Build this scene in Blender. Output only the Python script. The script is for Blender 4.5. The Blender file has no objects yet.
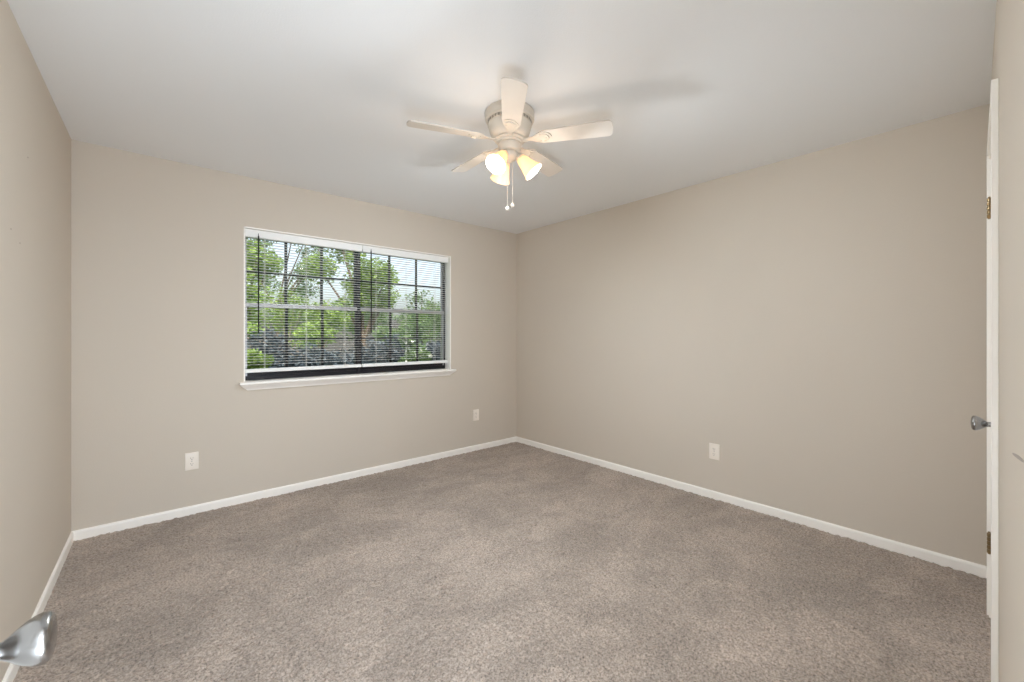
import bpy, bmesh, math, random
from mathutils import Vector, Matrix
import numpy as np
sc = bpy.context.scene
COL = sc.collection
R = math.radians
PI = math.pi

# ------------------------------------------------------------------ camera
cam_d = bpy.data.cameras.new('camera')
cam = bpy.data.objects.new('camera', cam_d)
COL.objects.link(cam)
cam_d.sensor_width = 36.0
cam_d.lens = 416.7 / 1024 * 36.0
cam_d.shift_y = -6.0 / 1024
cam_d.clip_start = 0.02
cam.location = (0, 0, 1.25)
cam.rotation_euler = (R(90), 0, R(-41.0))
sc.camera = cam

# ------------------------------------------------------------------ view / world / lights
sc.view_settings.view_transform = 'Standard'
sc.view_settings.look = 'None'
sc.view_settings.gamma = 1.0
sc.view_settings.use_curve_mapping = False
sc.view_settings.exposure = 0.2
sc.cycles.use_denoising = True
sc.cycles.max_bounces = 14
sc.cycles.diffuse_bounces = 8
sc.cycles.transparent_max_bounces = 24
sc.cycles.caustics_reflective = False
sc.cycles.caustics_refractive = False
sc.cycles.sample_clamp_indirect = 6.0

world = bpy.data.worlds.new('world')
sc.world = world
world.use_nodes = True
wn = world.node_tree.nodes
sky = wn.new('ShaderNodeTexSky')
sky.sky_type = 'NISHITA'
sky.sun_disc = False
sky.sun_elevation = R(48)
sky.sun_rotation = R(200)
sky.air_density = 1.0
sky.dust_density = 5.0
bg = wn['Background']
hs = wn.new('ShaderNodeHueSaturation')          # thin high haze: a paler sky
hs.inputs['Saturation'].default_value = 0.55
world.node_tree.links.new(sky.outputs[0], hs.inputs['Color'])
world.node_tree.links.new(hs.outputs[0], bg.inputs[0])
bg.inputs[1].default_value = 0.36

def lamp(name, kind, loc, energy, color, rot=(0, 0, 0), **kw):
    d = bpy.data.lights.new(name, kind)
    d.energy = energy
    d.color = color
    for k, v in kw.items():
        setattr(d, k, v)
    o = bpy.data.objects.new(name, d)
    COL.objects.link(o)
    o.location = loc
    o.rotation_euler = rot
    return o

lamp('sunlight', 'SUN', (0, -4, 8), 4.6, (1.0, 0.96, 0.88), (R(44), R(0), R(-14)), angle=R(1))
# unseen area fills added in the hall and doorway to brighten the room
lamp('hall_fill', 'AREA', (0.2, -0.95, 1.25), 52, (0.80, 0.94, 1.09), (R(90), 0, 0), shape='RECTANGLE', size=1.0, size_y=2.0)
lamp('doorway_fill', 'AREA', (0.13, -0.12, 0.5), 18, (0.80, 0.94, 1.08), (R(113), 0, R(-42)), shape='RECTANGLE', size=0.55, size_y=0.5)

# ------------------------------------------------------------------ materials
def lin(c):
    return tuple(((x / 255) / 12.92 if x / 255 <= 0.04045 else ((x / 255 + 0.055) / 1.055) ** 2.4) for x in c) + (1.0,)

def mat(name, rgb, rough=0.6, metal=0.0, spec=0.5, bump=None, noise=None, **kw):
    """rgb in sRGB 0-255. bump=(scale, strength, distance); noise=(scale, amount) gentle tone variation"""
    m = bpy.data.materials.new(name)
    m.use_nodes = True
    nt = m.node_tree
    p = nt.nodes['Principled BSDF']
    p.inputs['Base Color'].default_value = lin(rgb)
    p.inputs['Roughness'].default_value = rough
    p.inputs['Metallic'].default_value = metal
    p.inputs['Specular IOR Level'].default_value = spec
    for k, v in kw.items():
        p.inputs[k].default_value = v
    if bump or noise:
        tc = nt.nodes.new('ShaderNodeTexCoord')
    if noise:
        n = nt.nodes.new('ShaderNodeTexNoise')
        n.inputs['Scale'].default_value = noise[0]
        n.inputs['Detail'].default_value = 4
        nt.links.new(tc.outputs['Object'], n.inputs['Vector'])
        mx = nt.nodes.new('ShaderNodeMix')
        mx.data_type = 'RGBA'
        a = lin(rgb)
        f = noise[1]
        mx.inputs[6].default_value = tuple(c * (1 - f) for c in a[:3]) + (1,)
        mx.inputs[7].default_value = tuple(min(1, c * (1 + f)) for c in a[:3]) + (1,)
        nt.links.new(n.outputs['Fac'], mx.inputs[0])
        nt.links.new(mx.outputs[2], p.inputs['Base Color'])
    if bump:
        b = nt.nodes.new('ShaderNodeTexNoise')
        b.inputs['Scale'].default_value = bump[0]
        b.inputs['Detail'].default_value = 3
        nt.links.new(tc.outputs['Object'], b.inputs['Vector'])
        bm = nt.nodes.new('ShaderNodeBump')
        bm.inputs['Strength'].default_value = bump[1]
        bm.inputs['Distance'].default_value = bump[2]
        nt.links.new(b.outputs['Fac'], bm.inputs['Height'])
        nt.links.new(bm.outputs['Normal'], p.inputs['Normal'])
    return m

M = {}
M['wall'] = mat('beige_wall_paint', (209, 198, 184), 0.75, spec=0.3, bump=(140, 0.25, 0.002), noise=(1.3, 0.02))
M['ceiling'] = mat('ceiling_paint', (237, 237, 237), 0.85, bump=(170, 0.3, 0.002))
M['trim'] = mat('white_trim_paint', (251, 246, 239), 0.38, noise=(9, 0.02))
M['door'] = mat('white_door_paint', (248, 247, 245), 0.36, noise=(6, 0.015))
M['fan_white'] = mat('fan_white_enamel', (214, 205, 192), 0.35)
M['blade'] = mat('fan_blade_white', (214, 205, 195), 0.45, noise=(30, 0.02))
M['fan_vent'] = mat('fan_vent_grey', (150, 142, 130), 0.5)
M['nickel'] = mat('satin_nickel', (160, 158, 156), 0.26, 1.0, noise=(60, 0.05))
M['nickel_dark'] = mat('dark_knob_neck', (92, 88, 84), 0.3, 1.0)
M['brass'] = mat('hinge_brass', (160, 138, 104), 0.32, 1.0, noise=(300, 0.35))
M['bronze'] = mat('bronze_window_frame', (38, 36, 40), 0.4, 0.4)
M['alu'] = mat('mill_aluminium', (190, 188, 190), 0.35, 0.6)
M['blind'] = mat('white_blind_enamel', (246, 245, 242), 0.4)
M['cord'] = mat('white_cord', (232, 230, 225), 0.8)
M['wand'] = mat('dark_wand', (40, 40, 44), 0.25)  # one even dark grey over the whole wand
M['plastic'] = mat('outlet_plastic', (244, 234, 222), 0.35)
M['slot'] = mat('outlet_slot', (60, 54, 50), 0.6)
M['screw'] = mat('screw_metal', (170, 165, 158), 0.35, 0.9)
M['bark'] = mat('bark', (92, 78, 66), 0.9, bump=(30, 0.8, 0.02), noise=(12, 0.3))
M['twig'] = mat('pale_twig', (150, 136, 120), 0.9, noise=(20, 0.2))
M['lawn'] = mat('lawn', (96, 122, 58), 0.95, bump=(50, 1, 0.03), noise=(6, 0.35))
M['exterior'] = mat('brick_exterior', (150, 110, 92), 0.9, bump=(60, .6, .01), noise=(20, .2))
M['blossom'] = mat('white_petals', (240, 238, 232), 0.7)
M['rust'] = mat('red_petals', (176, 92, 78), 0.7)

def leafmat(name, a, b, trans=0.35):
    m = bpy.data.materials.new(name)
    m.use_nodes = True
    nt = m.node_tree
    p = nt.nodes['Principled BSDF']
    out = nt.nodes['Material Output']
    g = nt.nodes.new('ShaderNodeNewGeometry')
    mx = nt.nodes.new('ShaderNodeMix'); mx.data_type = 'RGBA'
    mx.inputs[6].default_value = lin(a); mx.inputs[7].default_value = lin(b)
    nt.links.new(g.outputs['Random Per Island'], mx.inputs[0])
    nt.links.new(mx.outputs[2], p.inputs['Base Color'])
    p.inputs['Roughness'].default_value = 0.5
    t = nt.nodes.new('ShaderNodeBsdfTranslucent')
    nt.links.new(mx.outputs[2], t.inputs['Color'])
    ms = nt.nodes.new('ShaderNodeMixShader')
    ms.inputs[0].default_value = trans
    nt.links.new(p.outputs[0], ms.inputs[1]); nt.links.new(t.outputs[0], ms.inputs[2])
    nt.links.new(ms.outputs[0], out.inputs['Surface'])
    return m
M['leaf_bright'] = leafmat('bright_leaves', (96, 124, 56), (150, 174, 84))
M['leaf_mid'] = leafmat('mid_leaves', (74, 102, 60), (118, 142, 82))
M['leaf_dark'] = leafmat('dark_leaves', (36, 48, 44), (62, 76, 66), 0.15)
M['leaf_grey'] = leafmat('blue_grey_leaves', (44, 55, 62), (74, 86, 92), 0.15)

def glassmat():
    m = bpy.data.materials.new('window_glass')
    m.use_nodes = True
    nt = m.node_tree
    out = nt.nodes['Material Output']
    nt.nodes.remove(nt.nodes['Principled BSDF'])
    t = nt.nodes.new('ShaderNodeBsdfTransparent'); t.inputs[0].default_value = (0.96, 0.975, 0.97, 1)
    g = nt.nodes.new('ShaderNodeBsdfGlossy'); g.inputs['Roughness'].default_value = 0.02
    f = nt.nodes.new('ShaderNodeFresnel'); f.inputs[0].default_value = 1.12
    ms = nt.nodes.new('ShaderNodeMixShader')
    nt.links.new(f.outputs[0], ms.inputs[0])
    nt.links.new(t.outputs[0], ms.inputs[1]); nt.links.new(g.outputs[0], ms.inputs[2])
    nt.links.new(ms.outputs[0], out.inputs['Surface'])
    return m
M['glass'] = glassmat()

def shademat():
    m = bpy.data.materials.new('frosted_shade_glass')
    m.use_nodes = True
    nt = m.node_tree
    p = nt.nodes['Principled BSDF']; out = nt.nodes['Material Output']
    p.inputs['Base Color'].default_value = lin((248, 232, 206))
    p.inputs['Roughness'].default_value = 0.35
    t = nt.nodes.new('ShaderNodeBsdfTranslucent'); t.inputs['Color'].default_value = lin((253, 230, 196))
    ms = nt.nodes.new('ShaderNodeMixShader'); ms.inputs[0].default_value = 0.30
    nt.links.new(p.outputs[0], ms.inputs[1]); nt.links.new(t.outputs[0], ms.inputs[2])
    nt.links.new(ms.outputs[0], out.inputs['Surface'])
    return m
M['shade'] = shademat()

BULB_STRENGTH = 14.0
def bulbmat():
    m = bpy.data.materials.new('lit_bulb')
    m.use_nodes = True
    nt = m.node_tree
    out = nt.nodes['Material Output']
    nt.nodes.remove(nt.nodes['Principled BSDF'])
    e = nt.nodes.new('ShaderNodeEmission')
    e.inputs[0].default_value = (1.0, 0.86, 0.68, 1)
    e.inputs[1].default_value = BULB_STRENGTH
    nt.links.new(e.outputs[0], out.inputs['Surface'])
    return m
M['bulb'] = bulbmat()

def carpetmat():
    m = bpy.data.materials.new('beige_carpet')
    m.use_nodes = True
    nt = m.node_tree
    N, L = nt.nodes, nt.links
    p = N['Principled BSDF']
    p.inputs['Roughness'].default_value = 1.0
    p.inputs['Specular IOR Level'].default_value = 0.1
    p.inputs['Sheen Weight'].default_value = 0.25
    p.inputs['Sheen Roughness'].default_value = 0.6
    tc = N.new('ShaderNodeTexCoord')
    def noise(scale, detail, rough=0.5, dist=0.0):
        n = N.new('ShaderNodeTexNoise')
        n.inputs['Scale'].default_value = scale
        n.inputs['Detail'].default_value = detail
        n.inputs['Roughness'].default_value = rough
        n.inputs['Distortion'].default_value = dist
        L.new(tc.outputs['Object'], n.inputs['Vector'])
        return n
    fine = noise(115, 4, 0.72)          # yarn tufts, dyed in mixed tones
    r = N.new('ShaderNodeValToRGB')
    e = r.color_ramp.elements
    e[0].position = 0.30; e[0].color = lin((88, 75, 66))
    e[1].position = 0.72; e[1].color = lin((210, 194, 180))
    mid = e.new(0.5); mid.color = lin((170, 154, 141))
    L.new(fine.outputs['Fac'], r.inputs[0])
    # pile brushed this way and that by the vacuum cleaner: long soft strokes
    nap = noise(2.1, 6, 0.6, 0.8)
    mp = N.new('ShaderNodeMapping')
    mp.inputs['Rotation'].default_value = (0, 0, R(35)); mp.inputs['Scale'].default_value = (0.75, 1.35, 1.0)
    L.new(tc.outputs['Object'], mp.inputs['Vector']); L.new(mp.outputs[0], nap.inputs['Vector'])
    r2 = N.new('ShaderNodeMapRange')
    r2.inputs[1].default_value = 0.36; r2.inputs[2].default_value = 0.64
    r2.inputs[3].default_value = 0.84; r2.inputs[4].default_value = 1.12
    L.new(nap.outputs['Fac'], r2.inputs[0])
    mm = N.new('ShaderNodeMix'); mm.data_type = 'RGBA'; mm.blend_type = 'MULTIPLY'
    mm.inputs[0].default_value = 1.0
    # scuffed places where the pile lies the other way, with fairly sharp borders
    rub = noise(2.6, 7, 0.62, 1.6)
    r3 = N.new('ShaderNodeMapRange')
    r3.inputs[1].default_value = 0.485; r3.inputs[2].default_value = 0.525
    r3.inputs[3].default_value = 0.95; r3.inputs[4].default_value = 1.05
    L.new(rub.outputs['Fac'], r3.inputs[0])
    mu = N.new('ShaderNodeMath'); mu.operation = 'MULTIPLY'
    L.new(r2.outputs[0], mu.inputs[0]); L.new(r3.outputs[0], mu.inputs[1])
    cb = N.new('ShaderNodeCombineColor')
    for i in range(3): L.new(mu.outputs[0], cb.inputs[i])
    L.new(r.outputs[0], mm.inputs[6]); L.new(cb.outputs[0], mm.inputs[7])
    L.new(mm.outputs[2], p.inputs['Base Color'])
    b = N.new('ShaderNodeBump'); b.inputs['Strength'].default_value = 0.7; b.inputs['Distance'].default_value = 0.006
    L.new(fine.outputs['Fac'], b.inputs['Height'])
    L.new(b.outputs['Normal'], p.inputs['Normal'])
    return m
M['carpet'] = carpetmat()

# ------------------------------------------------------------------ mesh helpers
def obj(name, bm, material, parent=None, smooth=False, loc=None, rot=None):
    me = bpy.data.meshes.new(name)
    bmesh.ops.recalc_face_normals(bm, faces=bm.faces[:])
    bm.to_mesh(me); bm.free()
    o = bpy.data.objects.new(name, me)
    COL.objects.link(o)
    me.materials.append(material)
    if smooth:
        for p in me.polygons: p.use_smooth = True
        me.set_sharp_from_angle(angle=R(40))
    if parent: o.parent = parent
    if loc is not None: o.location = loc
    if rot is not None: o.rotation_euler = rot
    return o

def empty(name, loc=(0, 0, 0), rot=(0, 0, 0), parent=None):
    o = bpy.data.objects.new(name, None)
    o.empty_display_size = 0.1
    COL.objects.link(o)
    o.location = loc; o.rotation_euler = rot
    if parent: o.parent = parent
    return o

def tag(o, label=None, cat=None, group=None, kind=None):
    if label: o['label'] = label
    if cat: o['category'] = cat
    if group: o['group'] = group
    if kind: o['kind'] = kind
    return o

def struct(o, label=None):
    o['kind'] = 'structure'
    if label: o['label'] = label
    return o

def add_box(bm, x0, x1, y0, y1, z0, z1, mtx=None, bevel=0.0, seg=2):
    r = bmesh.ops.create_cube(bm, size=1.0)
    vs = r['verts']
    for v in vs:
        v.co = Vector((x0 + (v.co.x + .5) * (x1 - x0), y0 + (v.co.y + .5) * (y1 - y0), z0 + (v.co.z + .5) * (z1 - z0)))
    if bevel:
        es = list({e for v in vs for e in v.link_edges})
        rb = bmesh.ops.bevel(bm, geom=es, offset=bevel, segments=seg, profile=0.5, affect='EDGES')
        vs = list({v for f in rb['faces'] for v in f.verts} | {v for v in vs if v.is_valid})
    if mtx is not None:
        for v in vs: v.co = mtx @ v.co
    return vs

def box(x0, x1, y0, y1, z0, z1, bevel=0.0):
    bm = bmesh.new(); add_box(bm, x0, x1, y0, y1, z0, z1, None, bevel); return bm

def add_prism(bm, pts, z0, z1, mtx=None):
    """vertical prism over plan polygon pts"""
    a = [bm.verts.new((p[0], p[1], z0)) for p in pts]
    b = [bm.verts.new((p[0], p[1], z1)) for p in pts]
    bm.faces.new(a[::-1]); bm.faces.new(b)
    n = len(pts)
    for i in range(n):
        bm.faces.new((a[i], a[(i + 1) % n], b[(i + 1) % n], b[i]))
    if mtx is not None:
        for v in a + b: v.co = mtx @ v.co

def add_lathe(bm, prof, seg=32, mtx=None, closed=False):
    """prof: list of (r, z); r=0 ends are poles"""
    rings = []
    for r, z in prof:
        if r < 1e-6: rings.append([bm.verts.new((0, 0, z))])
        else: rings.append([bm.verts.new((r * math.cos(2 * PI * i / seg), r * math.sin(2 * PI * i / seg), z)) for i in range(seg)])
    pairs = list(zip(rings, rings[1:]))
    if closed: pairs.append((rings[-1], rings[0]))
    for A, B in pairs:
        for i in range(seg):
            j = (i + 1) % seg
            if len(A) == 1 and len(B) == 1: continue
            if len(A) == 1: bm.faces.new((A[0], B[i], B[j]))
            elif len(B) == 1: bm.faces.new((A[i], A[j], B[0]))
            else: bm.faces.new((A[i], A[j], B[j], B[i]))
    if mtx is not None:
        for ring in rings:
            for v in ring: v.co = mtx @ v.co

def add_tube(bm, pts, r, seg=8):
    """tube along pts; r number or list"""
    pts = [Vector(p) for p in pts]
    rs = r if isinstance(r, (list, tuple)) else [r] * len(pts)
    rings = []
    for i, p in enumerate(pts):
        d = (pts[min(i + 1, len(pts) - 1)] - pts[max(i - 1, 0)]).normalized()
        ref = Vector((0, 0, 1)) if abs(d.z) < 0.9 else Vector((1, 0, 0))
        a = d.cross(ref).normalized(); b = d.cross(a)
        rings.append([bm.verts.new(p + (a * math.cos(2 * PI * k / seg) + b * math.sin(2 * PI * k / seg)) * rs[i]) for k in range(seg)])
    for A, B in zip(rings, rings[1:]):
        for k in range(seg):
            j = (k + 1) % seg
            bm.faces.new((A[k], A[j], B[j], B[k]))
    bm.faces.new(rings[0][::-1]); bm.faces.new(rings[-1])

def copy_tree(o, parent=None):
    c = o.copy(); COL.objects.link(c)
    if parent: c.parent = parent
    for ch in list(o.children):
        copy_tree(ch, c)
    return c

# ------------------------------------------------------------------ room shell
UB, VB = 3.26, 3.67                 # right wall, window wall
BL = (-0.36, VB); NL = (-0.424, -0.057); NR = (UB, 0.005)
H = 2.44
WU0, WU1, WZ0, WZ1 = 0.530, 2.352, 0.895, 2.065   # window opening
NEAR_ROT = 0.0175
NEAR = Matrix.Translation((0, -0.052, 0)) @ Matrix.Rotation(NEAR_ROT, 4, 'Z')

# carpet: a fine grid whose points stand up as tufts
def carpet():
    x0, x1, y0, y1, st = -0.46, 3.30, -0.08, 3.71, 0.0085
    nx, ny = int((x1 - x0) / st), int((y1 - y0) / st)
    rng = np.random.default_rng(5)
    gx, gy = np.meshgrid(np.linspace(x0, x1, nx), np.linspace(y0, y1, ny))
    h = rng.random((ny, nx))
    h = (h + np.roll(h, 1, 0) * .6 + np.roll(h, 1, 1) * .6) / 2.2
    gx = gx + rng.normal(0, st * .22, gx.shape); gy = gy + rng.normal(0, st * .22, gx.shape)
    z = (h - 0.5) * 0.014 - 0.002
    co = np.stack([gx, gy, z], -1).reshape(-1, 3)
    idx = np.arange(nx * ny).reshape(ny, nx)
    q = np.stack([idx[:-1, :-1], idx[:-1, 1:], idx[1:, 1:], idx[1:, :-1]], -1).reshape(-1, 4)
    me = bpy.data.meshes.new('floor')
    me.vertices.add(len(co)); me.vertices.foreach_set('co', co.astype(np.float32).ravel())
    me.loops.add(q.size); me.loops.foreach_set('vertex_index', q.astype(np.int32).ravel())
    me.polygons.add(len(q)); me.polygons.foreach_set('loop_start', np.arange(0, q.size, 4, dtype=np.int32))
    me.update(calc_edges=True)
    me.polygons.foreach_set('use_smooth', np.ones(len(q), dtype=bool))
    me.materials.append(M['carpet'])
    o = bpy.data.objects.new('floor', me); COL.objects.link(o)
    return o
struct(carpet(), 'beige cut pile carpet over the whole bedroom floor')

bm = bmesh.new(); add_prism(bm, [(-1.1, -1.3), (UB + .2, -1.3), (UB + .2, VB + .3), (-1.1, VB + .3)], H, H + .15)
struct(obj('ceiling', bm, M['ceiling']), 'smooth white ceiling')

bm = bmesh.new()
TB = 0.20
for b in ((-0.6, WU0, 0, H), (WU1, UB + .2, 0, H), (WU0, WU1, 0, WZ0), (WU0, WU1, WZ1, H)):
    add_box(bm, b[0], b[1], VB, VB + TB, b[2] - (0.2 if b[2] == 0 else 0), b[3])
struct(obj('wall_back', bm, M['wall']), 'beige wall with the window')
bm = bmesh.new(); add_box(bm, UB, UB + .15, -0.3, VB, -0.2, H)
struct(obj('wall_right', bm, M['wall']), 'long plain beige wall at the right')
bm = bmesh.new(); add_prism(bm, [BL, NL, (NL[0] - .15, NL[1]), (BL[0] - .15, BL[1])], -0.2, H)
struct(obj('wall_left', bm, M['wall']), 'beige wall at the left edge')

# the wall the camera stands in: bedroom doorway at its left, closet door at its right
ED0, ED1, CD0, CD1, DH = -0.20, 0.46, 2.140, 2.808, 2.028
bm = bmesh.new()
for b in ((-0.30, ED0 - .018, -0.2, H), (ED1 + .018, CD0, -0.2, H), (CD1, UB + .1, -0.2, H), (ED0 - .018, ED1 + .018, DH + .018, H), (CD0, CD1, DH, H)):
    add_box(bm, b[0], b[1], -0.11, 0, b[2], b[3])
add_box(bm, -0.42, -0.30, -0.11, 0, -0.2, H)
o = obj('wall_front', bm, M['wall'], loc=(0, -0.052, 0), rot=(0, 0, NEAR_ROT)); struct(o, 'beige wall with the closet door at the right edge')

# hallway behind the camera
bm = bmesh.new()
add_box(bm, -0.9, 1.6, -1.2, -1.08, -0.1, H); add_box(bm, -0.9, -0.8, -1.1, -0.05, -0.1, H); add_box(bm, 1.5, 1.6, -1.1, -0.13, -0.1, H)
add_box(bm, -0.9, -0.42, -0.165, -0.053, -0.1, H)
struct(obj('wall_hall', bm, M['wall']), 'beige hallway walls outside the bedroom door')
struct(obj('floor_hall', box(-0.9, 1.6, -1.2, -0.082, -0.05, 0.0), M['carpet']), 'hallway carpet outside the bedroom door')

M['streak'] = mat('streak', (168, 156, 146), 0.7)
M['hole'] = mat('nail_hole', (150, 134, 118), 0.9)
wall_left = bpy.data.objects['wall_left']
for v, z in ((2.60, 1.98), (2.349, 1.637), (2.475, 1.607)):
    bm = bmesh.new(); add_lathe(bm, [(0, -.004), (.0042, -.004), (.0035, .0008), (0, .0005)], 12, Matrix.Translation((-.36 - .0175 * (VB - v), v, z)) @ Matrix.Rotation(R(90), 4, 'Y'))
    tag(obj('nail_hole', bm, M['hole'], wall_left), 'small filled nail hole')
bm = bmesh.new()  # thin strip on the wall face, a little darker than the paint
rows = [(0, 1.049, .002), (.05, 1.042, .003), (.12, 1.032, .0035), (.2, 1.020, .003), (.26, 1.011, .0022), (.285, 1.0075, .001)]
va = [(bm.verts.new((1.05 + a, .0004, z - h)), bm.verts.new((1.05 + a, .0004, z + h)), bm.verts.new((1.05 + a, -.001, z + h)), bm.verts.new((1.05 + a, -.001, z - h))) for a, z, h in rows]
for A, B in zip(va, va[1:]):
    for i in range(4): bm.faces.new((A[i], A[(i + 1) % 4], B[(i + 1) % 4], B[i]))
bm.faces.new(va[0]); bm.faces.new(va[-1])
tag(obj('wall_streak', bm, M['streak'], bpy.data.objects['wall_front']), 'faint dark streak')

# baseboards: small eased-top profile swept along a wall
def baseboard(name, p0, p1, nrm, label, mtx=None):
    prof = [(0, -0.01), (0.011, -0.01), (0.011, 0.043), (0.009, 0.051), (0.004, 0.056), (0, 0.057)]
    bm = bmesh.new()
    n = Vector((nrm[0], nrm[1], 0)).normalized()
    rings = []
    for p in (p0, p1):
        rings.append([bm.verts.new(Vector((p[0], p[1], 0)) + n * t + Vector((0, 0, z))) for t, z in prof])
    k = len(prof)
    for i in range(k):
        bm.faces.new((rings[0][i], rings[0][(i + 1) % k], rings[1][(i + 1) % k], rings[1][i]))
    bm.faces.new(rings[0]); bm.faces.new(rings[1])
    if mtx is not None:
        for v in bm.verts: v.co = mtx @ v.co
    struct(obj(name, bm, M['trim']), label)
baseboard('baseboard_back', BL, (UB, VB), (0, -1), 'white baseboard under the window wall')
baseboard('baseboard_right', (UB, VB), NR, (-1, 0), 'white baseboard along the right wall')
baseboard('baseboard_left', NL, BL, (1, -0.0175), 'white baseboard along the left wall')
baseboard('baseboard_front', (CD1 + .06, 0), (UB, 0), (0, 1), 'white baseboard beside the closet door', NEAR)

# ------------------------------------------------------------------ window
bm = bmesh.new()   # white return lining the opening
add_box(bm, WU0, WU0 + .010, VB - .002, VB + .135, WZ0, WZ1)
add_box(bm, WU1 - .010, WU1, VB - .002, VB + .135, WZ0, WZ1)
add_box(bm, WU0, WU1, VB - .002, VB + .135, WZ1 - .010, WZ1)
struct(obj('trim_1', bm, M['trim']), 'white lining of the window opening')

bm = bmesh.new()   # stool with a moulded nose and mitred ends
add_box(bm, WU0, WU1, VB - .004, VB + .135, WZ0 - .012, WZ0 + .004)
secs = [(-.050, .502, 2.382, .897), (-.053, .499, 2.385, .890), (-.053, .499, 2.385, .882), (-.046, .506, 2.378, .876), (-.038, .514, 2.370, .866),
        (-.026, .526, 2.358, .854), (-.018, .542, 2.342, .844), (-.014, .553, 2.331, .834)]
rows = []
for d, a, b, z in secs:
    rows.append([bm.verts.new((a, VB + .0, z)), bm.verts.new((a, VB + d, z)), bm.verts.new((b, VB + d, z)), bm.verts.new((b, VB + .0, z))])
bm.faces.new(rows[0]); bm.faces.new(rows[-1][::-1])
for A, B in zip(rows, rows[1:]):
    for i in range(4):
        j = (i + 1) % 4
        bm.faces.new((A[i], A[j], B[j], B[i]))
struct(obj('trim_2', bm, M['trim']), 'white moulded window sill')

def window(name, u0, u1, label, outer):
    """dark single-hung unit; origin at lower left corner, y = depth"""
    w = u1 - u0; zt = WZ1 - .010 - WZ0 - .004
    root = struct(empty(name, (u0, VB + .095, WZ0 + .004)), label)
    fr = bmesh.new()
    for b in ((0, .010, 0, zt), (w - .010, w, 0, zt), (.010, w - .010, 0, .034), (.010, w - .010, zt - .026, zt)):
        add_box(fr, b[0], b[1], 0, .06, b[2], b[3])
    obj('window_frame', fr, M['bronze'], root)
    zm = 0.585
    for sash, z0, z1, y in (('lower_sash', .034, zm + .018, .010), ('upper_sash', zm - .018, zt - .026, .034)):
        s = bmesh.new()
        a, b = .010, w - .010
        st = .014
        rails = ((a, a + st, z0, z1), (b - st, b, z0, z1), (a + st, b - st, z0, z0 + (.028 if 'lower' in sash else .02)), (a + st, b - st, z1 - .02, z1))
        inner_first = (rails[1 - outer], rails[2] if 'lower' in sash else rails[3])
        for q in inner_first:
            add_box(s, q[0], q[1], y, y + .022, q[2], q[3])
        so = obj(sash, s, M['bronze'], root)
        q = rails[outer]
        tag(obj('outer_stile', box(q[0], q[1], y, y + .022, q[2], q[3]), M['alu'], so), 'pale grey metal side stile')
        mr = bmesh.new()
        if 'lower' in sash: add_box(mr, a, b, y - .006, y + .022, z1 - .036, z1, bevel=.002)
        else: add_box(mr, a + st, b - st, y, y + .022, z0, z0 + .03, bevel=.002)
        tag(obj('meeting_rail', mr, M['alu'], so), 'pale grey metal meeting rail')
        ga, gb, gz0, gz1 = a + st, b - st, z0 + .02, z1 - .02
        obj('pane', box(ga - .004, gb + .004, y + .009, y + .013, gz0 - .004, gz1 + .004), M['glass'], so)
        g = bmesh.new()
        for k in (1, 2):
            x = ga + (gb - ga) * k / 3
            add_box(g, x - .011, x + .011, y + .014, y + .021, gz0, gz1)
        zc = (gz0 + gz1) / 2
        add_box(g, ga, gb, y + .0145, y + .0205, zc - .007, zc + .007)
        obj('muntin_grid', g, M['bronze'], so)
    return root
window('window_1', WU0 + .014, 1.428, 'left half of the dark-framed window', 0)
window('window_2', 1.436, WU1 - .010, 'right half of the dark-framed window', 1)
struct(obj('trim_3', box(1.422, 1.442, VB + .086, VB + .16, WZ0 + .004, WZ1 - .010, .003), M['bronze']), 'dark mullion between the window halves')

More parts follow.
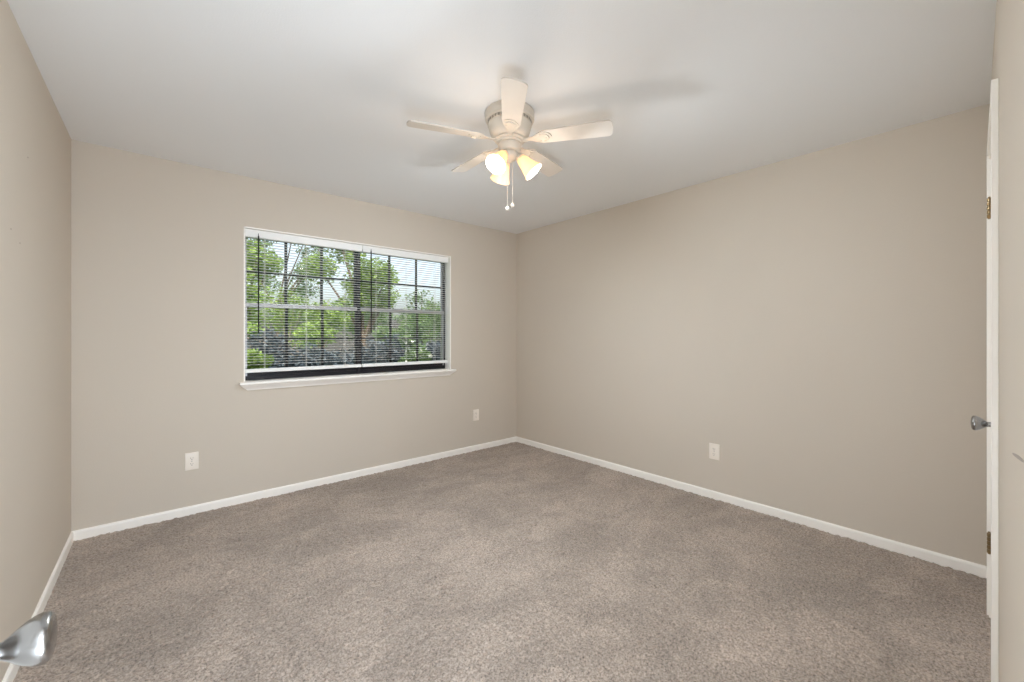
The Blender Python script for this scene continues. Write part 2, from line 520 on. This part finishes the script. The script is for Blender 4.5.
def blind(name, u0, u1, wand_u, label):
    ztop = WZ1 - .011
    root = tag(empty(name, (u0, VB + .042, ztop)), label, 'blinds', 'white mini blinds in the bedroom window')
    w = u1 - u0
    h = bmesh.new()
    add_box(h, 0, w, -.020, .020, -.030, 0, bevel=.003)
    add_box(h, .0, w, -.027, -.022, -.059, -.002, bevel=.002)    # valance
    obj('headrail', h, M['blind'], root)
    zb = .972 - ztop
    s = bmesh.new()
    pitch = .0212; z = -.058
    tilt = R(-4)
    while z > zb + .03:
        prof = []
        for k in range(6):
            t = -1 + 2 * k / 5
            yy = t * .0125; zz = .0022 * (1 - t * t)
            prof.append((yy * math.cos(tilt) - zz * math.sin(tilt), z + yy * math.sin(tilt) + zz * math.cos(tilt)))
        a = [s.verts.new((.004, p[0], p[1])) for p in prof]
        b = [s.verts.new((w - .004, p[0], p[1])) for p in prof]
        c = [s.verts.new((.004, p[0], p[1] - .0005)) for p in prof]
        d = [s.verts.new((w - .004, p[0], p[1] - .0005)) for p in prof]
        for k in range(5):
            s.faces.new((a[k], b[k], b[k + 1], a[k + 1])); s.faces.new((c[k], c[k + 1], d[k + 1], d[k]))
            s.faces.new((a[k], a[k + 1], c[k + 1], c[k])); s.faces.new((b[k], d[k], d[k + 1], b[k + 1]))
        s.faces.new((a[0], c[0], d[0], b[0])); s.faces.new((a[5], b[5], d[5], c[5]))
        z -= pitch
    obj('slats', s, M['blind'], root, smooth=True)
    # the spare slats lie stacked on the bottom rail
    br = bmesh.new(); add_box(br, .002, w - .002, -.0125, .0125, zb - .010, zb + .018, bevel=.004)
    obj('bottom_rail', br, M['blind'], root)
    for f in (.146, .484, .833):
        c = bmesh.new()
        for yy in (-.0132, .0132): add_tube(c, [(w * f, yy, -.03), (w * f, yy, zb)], .0009, 6)
        add_tube(c, [(w * f + .006, 0, -.03), (w * f + .006, 0, zb)], .0009, 6)
        obj('ladder_cord', c, M['cord'], root)
    wd = bmesh.new()
    x = wand_u - u0
    add_tube(wd, [(x, -.031, -.045), (x, -.034, -.07), (x, -.034, -.79)], 0.0050, 6)
    add_tube(wd, [(x, -.022, -.025), (x, -.031, -.03), (x, -.031, -.05)], .0022, 6)
    tag(obj('tilt_wand', wd, M['wand'], root, smooth=True), 'dark tilt wand')
    return root
blind('window_blind', WU0 + .013, 1.434, .628, 'white mini blind over the left half of the window, slats open')
blind('window_blind', 1.438, WU1 - .020, 1.511, 'white mini blind over the right half of the window, slats open')

# ------------------------------------------------------------------ door knob (lathe about +z, door face at z=0)
def knob(parent, loc, rot, name='door_knob'):
    rb = bmesh.new()
    prof = [(0, 0), (.030, 0), (.0305, .003), (.029, .006), (.024, .0085), (.013, .0100), (.0088, .012), (.0082, .017), (.0088, .021), (.0120, .0255),
            (.0172, .0315), (.0218, .0380), (.0246, .0440), (.0256, .0480), (.0257, .0515), (.0250, .0543), (.0225, .0566), (.0185, .0582), (.010, .0596), (0, .060)]
    add_lathe(rb, prof[:8], 40); k = obj(name, rb, M['nickel'], parent, smooth=True, loc=loc, rot=rot)
    nb = bmesh.new(); add_lathe(nb, prof[7:], 40)
    obj('grip', nb, M['nickel'], k, smooth=True)
    return k

def door_leaf(bm, w, h, t):
    """six-panel leaf, x 0..w, y 0..t, z 0..h"""
    add_box(bm, 0, w, .006, t - .006, 0, h)
    st = .10; ms = .09
    zs = ((0, .22), (.72, .90), (1.52, 1.64), (h - .12, h))
    for y0, y1 in ((0, .006), (t - .006, t)):
        for x0, x1 in ((0, st), (w - st, w), (w / 2 - ms / 2, w / 2 + ms / 2)):
            add_box(bm, x0, x1, y0, y1, 0, h)
        for z0, z1 in zs:
            for x0, x1 in ((st, w / 2 - ms / 2), (w / 2 + ms / 2, w - st)):
                add_box(bm, x0, x1, y0, y1, z0, z1)
        for (za, zb) in ((.22, .72), (.90, 1.52), (1.64, h - .12)):
            for x0, x1 in ((st, w / 2 - ms / 2), (w / 2 + ms / 2, w - st)):
                add_box(bm, x0 + .03, x1 - .03, y0 + .001, y1 - .001, za + .03, zb - .03)

# closet door (wall_front, right edge of the picture): knob at its near side, hinges at the far side
def casing(bm, s0, s1, top, legs=True):
    """flat two-step casing round an opening s0..s1 (rotated wall frame)"""
    w1, w2 = .024, .060
    for a, b, t in ((0.004, w1, .010), (w1, w2, .016)):
        add_box(bm, s0 - b, s0 - a, 0, t, -.01, top + b, bevel=.0015)
        add_box(bm, s1 + a, s1 + b, 0, t, -.01, top + b, bevel=.0015)
        add_box(bm, s0 - a, s1 + a, 0, t, top + a, top + b, bevel=.0015)
bm = bmesh.new()
add_box(bm, CD0, CD0 + .016, -.11, .002, -.01, DH); add_box(bm, CD1 - .016, CD1, -.11, .002, -.01, DH); add_box(bm, CD0, CD1, -.11, .002, DH - .016, DH)
casing(bm, CD0 + .002, CD1 - .002, DH - .002)
struct(obj('trim_4', bm, M['trim'], loc=(0, -0.052, 0), rot=(0, 0, NEAR_ROT)), 'white casing round the closet door')
d1 = empty('door_1', NEAR @ Vector((CD0 + .018, -.035, .012)), (0, 0, NEAR_ROT)); struct(d1, 'white closet door, shut, at the right edge')
bm = bmesh.new(); cw = CD1 - CD0 - .036
door_leaf(bm, cw, DH - .030, .037)
obj('leaf', bm, M['door'], d1)
knob(d1, (.060, .037, .925), (R(-90), 0, 0))
for hz in (.322, 1.798):
    hb = bmesh.new()
    hx = cw + .002
    for k in range(5):
        add_lathe(hb, [(0, 0), (.0060, 0), (.0072, .0012), (.0072, .0150), (.0060, .0162), (0, .0162)], 14, Matrix.Translation((hx, .0445, hz - .045 + k * .018)))
    add_lathe(hb, [(0, -.004), (.004, -.004), (.0045, 0), (0, 0)], 12, Matrix.Translation((hx, .0445, hz - .045)))
    add_lathe(hb, [(0, 0), (.0045, 0), (.004, .004), (0, .004)], 12, Matrix.Translation((hx, .0445, hz + .045)))
    add_box(hb, hx - .022, hx, .0365, .0385, hz - .045, hz + .045)
    add_box(hb, hx, hx + .014, .0365, .0385, hz - .045, hz + .045)
    for sz in (-.03, .03):
        add_lathe(hb, [(0, .002), (.004, .0015), (.005, 0), (0, 0)], 12, Matrix.Translation((hx - .012, .0385, hz + sz)) @ Matrix.Rotation(R(-90), 4, 'X'))
    tag(obj('hinge', hb, M['brass'], d1, smooth=True), 'worn brass hinge')

# bedroom door: opened back into the room, only its knob reaches into the picture
bm = bmesh.new()
add_box(bm, ED0 - .018, ED0, -.11, .0, -.01, DH + .018); add_box(bm, ED1, ED1 + .018, -.11, .0, -.01, DH + .018); add_box(bm, ED0, ED1, -.11, .0, DH, DH + .018)
casing(bm, ED0 - .002, ED1 + .002, DH + .002)
struct(obj('trim_5', bm, M['trim'], loc=(0, -0.052, 0), rot=(0, 0, NEAR_ROT)), 'white casing round the bedroom doorway')
d2 = empty('door_2', (-0.1375, -0.022, .012), (0, 0, R(90))); struct(d2, 'white bedroom door swung open against the left wall')
bm = bmesh.new(); door_leaf(bm, .755, DH - .020, .035)
obj('leaf', bm, M['door'], d2)
knob(d2, (.700, 0, .908), (R(90), 0, 0))
knob(d2, (.700, .035, .908), (R(-90), 0, 0))

# ------------------------------------------------------------------ wall outlets
def outlet(loc, rz, label):
    root = tag(empty('wall_outlet', loc, (0, 0, rz)), label, 'outlet', 'duplex outlets low on the walls')
    p = bmesh.new()
    add_box(p, -.038, .038, -.0055, .003, -.060, .060, bevel=.0028, seg=3)
    obj('cover_plate', p, M['plastic'], root, smooth=True)
    for zc in (.0195, -.0195):
        f = bmesh.new()
        pts = []
        for i in range(28):
            a = 2 * PI * i / 28
            pts.append((max(-.0168, min(.0168, .0185 * math.cos(a))), .0145 * math.sin(a)))
        va = [f.verts.new((x, -.0072, zc + z)) for x, z in pts]
        vb = [f.verts.new((x, -.004, zc + z)) for x, z in pts]
        f.faces.new(va); f.faces.new(vb[::-1])
        for i in range(28): f.faces.new((va[i], va[(i + 1) % 28], vb[(i + 1) % 28], vb[i]))
        fo = obj('socket', f, M['plastic'], root)
        s = bmesh.new()
        add_box(s, -.0075, -.0053, -.0076, -.006, zc - .001, zc + .0075)
        add_box(s, .0053, .0072, -.0076, -.006, zc - .000, zc + .0065)
        add_lathe(s, [(0, 0), (.0026, 0), (.0026, .0016), (0, .0016)], 12, Matrix.Translation((0, -.0060, zc - .0068)) @ Matrix.Rotation(R(90), 4, 'X'))
        obj('slots', s, M['slot'], fo)
    sb = bmesh.new(); add_lathe(sb, [(0, 0), (.0034, 0), (.003, .0012), (0, .0015)], 14, Matrix.Translation((0, -.0055, 0)) @ Matrix.Rotation(R(90), 4, 'X'))
    obj('screw', sb, M['screw'], root)
    return root
outlet((.222, VB, .368), 0, 'white duplex outlet on the window wall, left of the window')
outlet((2.671, VB, .382), 0, 'white duplex outlet on the window wall near the far corner')
outlet((UB, 1.390, .359), R(-90), 'white duplex outlet on the plain right wall')

# ------------------------------------------------------------------ ceiling fan
FU, FV = 1.4555, 1.6925
view = math.atan2(-0.755, -0.656)          # azimuth from the fan towards the camera
fan = tag(empty('ceiling_fan', (FU, FV, H)), 'white five-blade ceiling fan with three lit bell shades', 'ceiling fan')
b = bmesh.new()
add_lathe(b, [(0, 0), (.129, 0), (.132, -.004), (.132, -.040), (.129, -.046), (.120, -.049), (0, -.049)], 56)
obj('ceiling_canopy', b, M['fan_white'], fan, smooth=True)
b = bmesh.new()
add_lathe(b, [(0, -.047), (.114, -.047), (.116, -.050), (.116, -.066), (.118, -.069), (.118, -.074), (.114, -.079), (.110, -.100), (.104, -.120), (.096, -.134), (.084, -.143), (0, -.145)], 56)
mh = obj('motor_housing', b, M['fan_white'], fan, smooth=True)
b = bmesh.new()
for i in range(36):
    a = 2 * PI * i / 36
    add_box(b, 0.1145, .1168, -.0058, .0058, -.0645, -.0515, Matrix.Rotation(a, 4, 'Z'))
tag(obj('vent_slots', b, M['fan_vent'], mh), 'grey vent slots')
b = bmesh.new()
add_lathe(b, [(0, -.143), (.078, -.143), (.081, -.146), (.081, -.152), (.076, -.156), (.071, -.158), (.071, -.163), (.066, -.168), (0, -.168)], 48)
obj('flywheel', b, M['fan_white'], fan, smooth=True)
b = bmesh.new()
add_lathe(b, [(0, -.166), (.060, -.166), (.063, -.170), (.062, -.196), (.056, -.208), (.040, -.214), (0, -.215)], 48)
obj('switch_housing', b, M['fan_white'], fan, smooth=True)
b = bmesh.new()
add_lathe(b, [(0, -.212), (.040, -.212), (.043, -.217), (.042, -.236), (.034, -.250), (.014, -.258), (.008, -.268), (0, -.270)], 40)
obj('light_fitter', b, M['fan_white'], fan, smooth=True)

def blade_outline():
    pts = []
    r0, r1 = .150, .537
    w0, w1 = .046, .057
    pts += [(r0, -.026), (r0 + .035, -w0), ]
    n = 6
    pts += [(r0 + .035 + (r1 - .03 - r0 - .035) * i / n, -(w0 + (w1 - w0) * i / n)) for i in range(1, n + 1)]
    for k in range(1, 6):
        a = -PI / 2 + PI / 2 * k / 6
        pts.append((r1 - .03 + .024 * math.cos(a) + .004, -w1 + .026 + .026 * math.sin(a)))
    half = pts[:]
    tip = [(r1 + .001, -.016), (r1 + .002, 0)]
    full = half + tip + [(r1 + .001, .016)] + [(x, -y) for x, y in half[::-1]]
    return full
def slab(bm, outline, z0, z1, mtx):
    a = [bm.verts.new((x, y, z0)) for x, y in outline]; c = [bm.verts.new((x, y, z1)) for x, y in outline]
    bm.faces.new(a[::-1]); bm.faces.new(c)
    n = len(outline)
    for i in range(n): bm.faces.new((a[i], a[(i + 1) % n], c[(i + 1) % n], c[i]))
    for v in a + c: v.co = mtx @ v.co
for k in range(5):
    az = view + R(2.5) + k * 2 * PI / 5
    pitch = Matrix.Rotation(R(-13), 4, 'X')
    hub = Matrix.Translation((0, 0, -.150))
    B = hub @ Matrix.Rotation(0, 4, 'Z') @ pitch
    bb = bmesh.new(); slab(bb, blade_outline(), -.003, .003, B)
    bo = obj('blade', bb, M['blade'], fan, rot=(0, 0, az))
    ib = bmesh.new()
    # blade iron: an arm from the flywheel widening into a rounded plate with a raised crescent
    arm = [(.060, -.016), (.095, -.012), (.125, -.015), (.150, -.030), (.180, -.040), (.205, -.036), (.222, -.020), (.228, 0)]
    out = arm + [(x, -y) for x, y in arm[:-1][::-1]]
    slab(ib, out, -.0075, -.0032, B)
    pts = []
    for i in range(13):
        a = -PI / 2 + PI * i / 12
        pts.append(B @ Vector((.180 + .030 * math.cos(a), .027 * math.sin(a), -.0085)))
    add_tube(ib, pts, [.0025 + .0030 * math.sin(PI * i / 12) for i in range(13)], 8)
    for sx, sy in ((.165, -.022), (.165, .022), (.196, 0)):
        add_lathe(ib, [(0, -.0105), (.004, -.010), (.005, -.0075), (0, -.0075)], 12, B @ Matrix.Translation((sx, sy, 0)))
    obj('blade_iron', ib, M['fan_white'], fan, smooth=True, rot=(0, 0, az))

# bell shades, 120 degrees apart, tilted out
right_az = view + R(90) + R(-4)
for k in range(3):
    az = right_az + k * 2 * PI / 3
    tilt = R(43)
    T = Matrix.Rotation(az, 4, 'Z') @ Matrix.Translation((.040, 0, -.226)) @ Matrix.Rotation(PI - tilt, 4, 'Y')
    # local +z now points outward and down
    ab = bmesh.new()
    add_lathe(ab, [(0, -.012), (.012, -.012), (.012, .004), (.019, .010), (.022, .016), (.022, .034), (.019, .036), (0, .036)], 24, T)
    arm = obj('lamp_arm', ab, M['fan_white'], fan, smooth=True)
    sb = bmesh.new()
    outer = [(.020, .020), (.024, .022), (.027, .032), (.031, .048), (.035, .066), (.040, .085), (.046, .103), (.0535, .120), (.0565, .128)]
    inner = [(r - .0028, z + (.001 if i else .002)) for i, (r, z) in enumerate(outer)][::-1]
    add_lathe(sb, outer + inner, 40, T, closed=True)
    sh = obj('lamp_shade', sb, M['shade'], fan, smooth=True)
    ub = bmesh.new()
    add_lathe(ub, [(0, .038), (.012, .038), (.013, .050), (.018, .062), (.025, .076), (.028, .090), (.026, .102), (.019, .112), (.009, .117), (0, .118)], 24, T)
    tag(obj('bulb', ub, M['bulb'], sh, smooth=True), 'lit warm bulb')
    lamp('bulb_light', 'AREA', T @ Vector((0, 0, .121)), 9.4, (0.86, 0.98, 1.08), (T.to_3x3() @ Matrix.Rotation(PI, 3, 'X')).to_euler(), shape='DISK', size=.085, spread=R(158)).parent = fan
    lamp('bulb_glow', 'POINT', T @ Vector((0, 0, .185)), 1.9, (1.0, 0.92, 0.82), shadow_soft_size=.075).parent = fan

vx = Vector((0.755, -0.656, 0))            # to the right as seen from the door
for dx, back, zb in ((-.012, 0.02, -.515), (.014, -.004, -.490)):
    p = vx * dx + Vector((.656, .755, 0)) * back * -1
    cb = bmesh.new()
    add_tube(cb, [(p.x * .9, p.y * .9, -.236), (p.x, p.y, -.262), (p.x, p.y, zb)], .0007, 6)
    z = -.262
    while z > zb:
        add_lathe(cb, [(0, .0014), (.0012, .0006), (.0012, -.0006), (0, -.0014)], 6, Matrix.Translation((p.x, p.y, z))); z -= .0048
    ch = obj('pull_chain', cb, M['fan_white'], fan)
    fb = bmesh.new(); add_lathe(fb, [(0, .010), (.003, .009), (.0085, .002), (.0098, -.006), (.008, -.014), (.004, -.018), (0, -.019)], 20, Matrix.Translation((p.x, p.y, zb)))
    obj('fob', fb, M['blade'], ch, smooth=True)

# ------------------------------------------------------------------ garden beyond the window
bm = bmesh.new(); add_prism(bm, [(-14, VB + .2), (26, VB + .2), (26, 34), (-14, 34)], -.5, -.35)
struct(obj('ground', bm, M['lawn']), 'green lawn outside the window')

def leaves(rng, blobs, n, size, flat=0.5):
    """n leaves scattered through ellipsoid blobs (centre, radii), thicker towards the skin"""
    wt = np.array([b[1][0] * b[1][1] * b[1][2] for b in blobs]) ** .67
    which = rng.choice(len(blobs), n, p=wt / wt.sum())
    C = np.array([b[0] for b in blobs])[which]; Rr = np.array([b[1] for b in blobs])[which]
    d = rng.normal(size=(n, 3)); d /= np.linalg.norm(d, axis=1, keepdims=True)
    P = C + d * Rr * (rng.random((n, 1)) ** .45)
    a = rng.normal(size=(n, 3)); a[:, 2] *= flat; a /= np.linalg.norm(a, axis=1, keepdims=True)
    c = rng.normal(size=(n, 3)); b = np.cross(a, c); b /= np.linalg.norm(b, axis=1, keepdims=True)
    nn = np.cross(a, b)
    s = size * rng.uniform(.6, 1.3, (n, 1))
    v = np.stack([P - a * s * .5, P + b * s * .26 + nn * s * .06, P + a * s * .55, P - b * s * .26 + nn * s * .06], 1).reshape(-1, 3)
    i = np.arange(n)[:, None] * 4
    f = np.concatenate([i + [[0, 1, 2]], i + [[0, 2, 3]]])
    return v, f
def mesh_np(name, v, f, material, parent):
    me = bpy.data.meshes.new(name)
    me.from_pydata(v.tolist(), [], f.tolist()); me.update()
    me.materials.append(material)
    o = bpy.data.objects.new(name, me); COL.objects.link(o); o.parent = parent
    return o
def shrub(name, x, y, blobs, n, size, m, label, cat, group, trunk=.03, seed=1, wood='bark', twigs=5):
    rng = np.random.default_rng(seed)
    g = -.36
    root = tag(empty(name, (x, y, g)), label, cat, group)
    v, f = leaves(rng, blobs, n, size)
    mesh_np('foliage', v, f, M[m], root)
    tb = bmesh.new()
    low = min(b[0][2] for b in blobs)
    add_tube(tb, [(0, 0, 0), (.03, .0, low * .4), (-.02, .02, low * .9)], [trunk * 1.25, trunk, trunk * .8], 8)
    for b in blobs[:twigs]:
        c = Vector(b[0]); mid = Vector((c.x * .35, c.y * .35, low * .8 + (c.z - low) * .5))
        add_tube(tb, [(-.02, .02, low * .75), mid, c, c + Vector((c.x * .4, 0, b[1][2] * .8))], [trunk * .7, trunk * .5, trunk * .3, trunk * .12], 6)
    obj('trunk' if cat == 'tree' else 'stem', tb, M[wood], root)
    return root
def cloud(rng, n, cx, cz, rx, ry, rz, br):
    out = []
    for _ in range(n):
        d = rng.normal(size=3); d /= np.linalg.norm(d); t = rng.random() ** .5
        s = br * rng.uniform(.7, 1.25)
        out.append(((cx + d[0] * rx * t, d[1] * ry * t, cz + d[2] * rz * t), (s, s, s * .75)))
    return out
# trees
TR = [('garden_tree', 1.55, 11.0, 2.9, 1.0, 1.5, 3600, 'leaf_bright', 'sunlit light green tree in the middle of the left window half'),
      ('garden_tree', 4.25, 10.8, 3.0, 1.15, 1.7, 4600, 'leaf_bright', 'sunlit light green tree just right of the window mullion'),
      ('garden_tree', 7.9, 14.6, 2.0, 1.1, .9, 1800, 'leaf_mid', 'low mid green tree at the right of the window view'),
      ('garden_tree', -1.1, 12.6, 3.2, 1.1, 1.4, 2400, 'leaf_mid', 'mid green tree at the left end of the window view'),
      ('garden_tree', 3.4, 16.5, 4.2, 1.5, 1.9, 2600, 'leaf_mid', 'tall mid green tree far behind the light green ones')]
for i, (nm, x, y, cz, rx, rz, n, m, lab) in enumerate(TR):
    rng = np.random.default_rng(40 + i)
    shrub(nm, x, y, cloud(rng, 20, 0, cz + .25, rx, rx, rz, .42), int(n * 1.7), .105, m, lab, 'tree', 'trees in the garden', .06, 60 + i, twigs=9)
# hedge of shrubs, nearer
SH = [('garden_shrub', .93, 5.6, 1.02, .13, .20, 1300, 'leaf_bright', 'small bright green shrub at the lower left of the window'),
      ('garden_shrub', 2.62, 8.9, 1.52, .50, .50, 3600, 'leaf_bright', 'bright green shrub behind the right end of the hedge'),
      ('garden_shrub', 1.05, 8.7, 1.40, .44, .55, 3400, 'leaf_bright', 'bright green shrub behind the left end of the hedge'),
      ('garden_shrub', 6.35, 11.2, 1.65, .70, .66, 4000, 'leaf_mid', 'mid green shrub behind the white flowers'),
      ('garden_shrub', 6.9, 8.9, 1.30, .52, .62, 3800, 'leaf_grey', 'grey green shrub at the far right of the window view'),
      ('garden_shrub', 5.5, 7.5, .98, .38, .46, 4200, 'leaf_dark', 'dark shrub at the lower right of the window'),
      ('garden_shrub', 4.40, 8.85, 1.36, .48, .56, 3800, 'leaf_mid', 'leafy green shrub behind the white blossoms'),
      ('garden_shrub', .75, 13.9, 1.9, .80, 1.0, 3600, 'leaf_mid', 'tall shrub behind the trunk of the left light green tree'),
      ('garden_shrub', 3.05, 13.5, 1.9, .80, 1.0, 3600, 'leaf_bright', 'tall shrub behind the window mullion, between the two light green trees'),
      ('garden_shrub', 5.25, 13.7, 1.8, .80, 1.0, 3600, 'leaf_mid', 'tall shrub behind the right light green tree')]
for i, (nm, x, y, cz, rx, rz, n, m, lab) in enumerate(SH):
    rng = np.random.default_rng(90 + i)
    shrub(nm, x, y, cloud(rng, 10, 0, cz + .30, rx, rx * .8, rz * .8, rx * .62), n, .075, m, lab, 'shrub', 'shrubs in the garden', .03, 120 + i, 'twig')
# a dark clipped hedge and a weathered board fence behind everything
rng = np.random.default_rng(21)
bl = []
for k in range(46):
    bl.append(((-1.5 + 3.0 * k / 45, rng.uniform(-.13, .13), rng.uniform(.85, 1.50 - .16 * (k % 2))), (.28, .22, .22)))
shrub('hedge', 2.62, 6.6, bl, 19000, .065, 'leaf_grey', 'long dark blue grey hedge in front of the green shrubs', 'hedge', None, .035, 22, 'twig', twigs=14)
fence = tag(empty('board_fence', (4.5, 19.6, -.36)), 'grey brown board fence behind the trees', 'fence')
M['fence'] = mat('fence_boards', (74, 72, 72), 0.9, noise=(5, .25), bump=(30, .5, .01))
fb = bmesh.new()
for k in range(110):
    x = -8.0 + k * .15
    add_box(fb, x + .003, x + .147, 0, .02, .04, 2.35 + .01 * ((k * 7) % 3))
obj('boards', fb, M['fence'], fence)
fr = bmesh.new()
for z in (.3, 1.2, 2.1): add_box(fr, -8, 8.5, .02, .06, z, z + .09)
obj('rails', fr, M['fence'], fence)
for k in range(7):
    x = -7.9 + k * 2.7
    obj('post', box(x, x + .1, .06, .16, 0, 2.4, .004), M['fence'], fence)
# rose bush with white blossoms
rng = np.random.default_rng(7)
bl = cloud(rng, 9, 0, 1.34, .20, .13, .26, .13)
rose = shrub('flowering_shrub', 3.02, 5.75, bl, 1800, .07, 'leaf_mid', 'shrub with white blossoms low in the right window half', 'shrub', None, .03, 8, 'twig')
v, f = leaves(rng, bl, 230, .06)
mesh_np('blossoms', v, f, M['blossom'], rose)
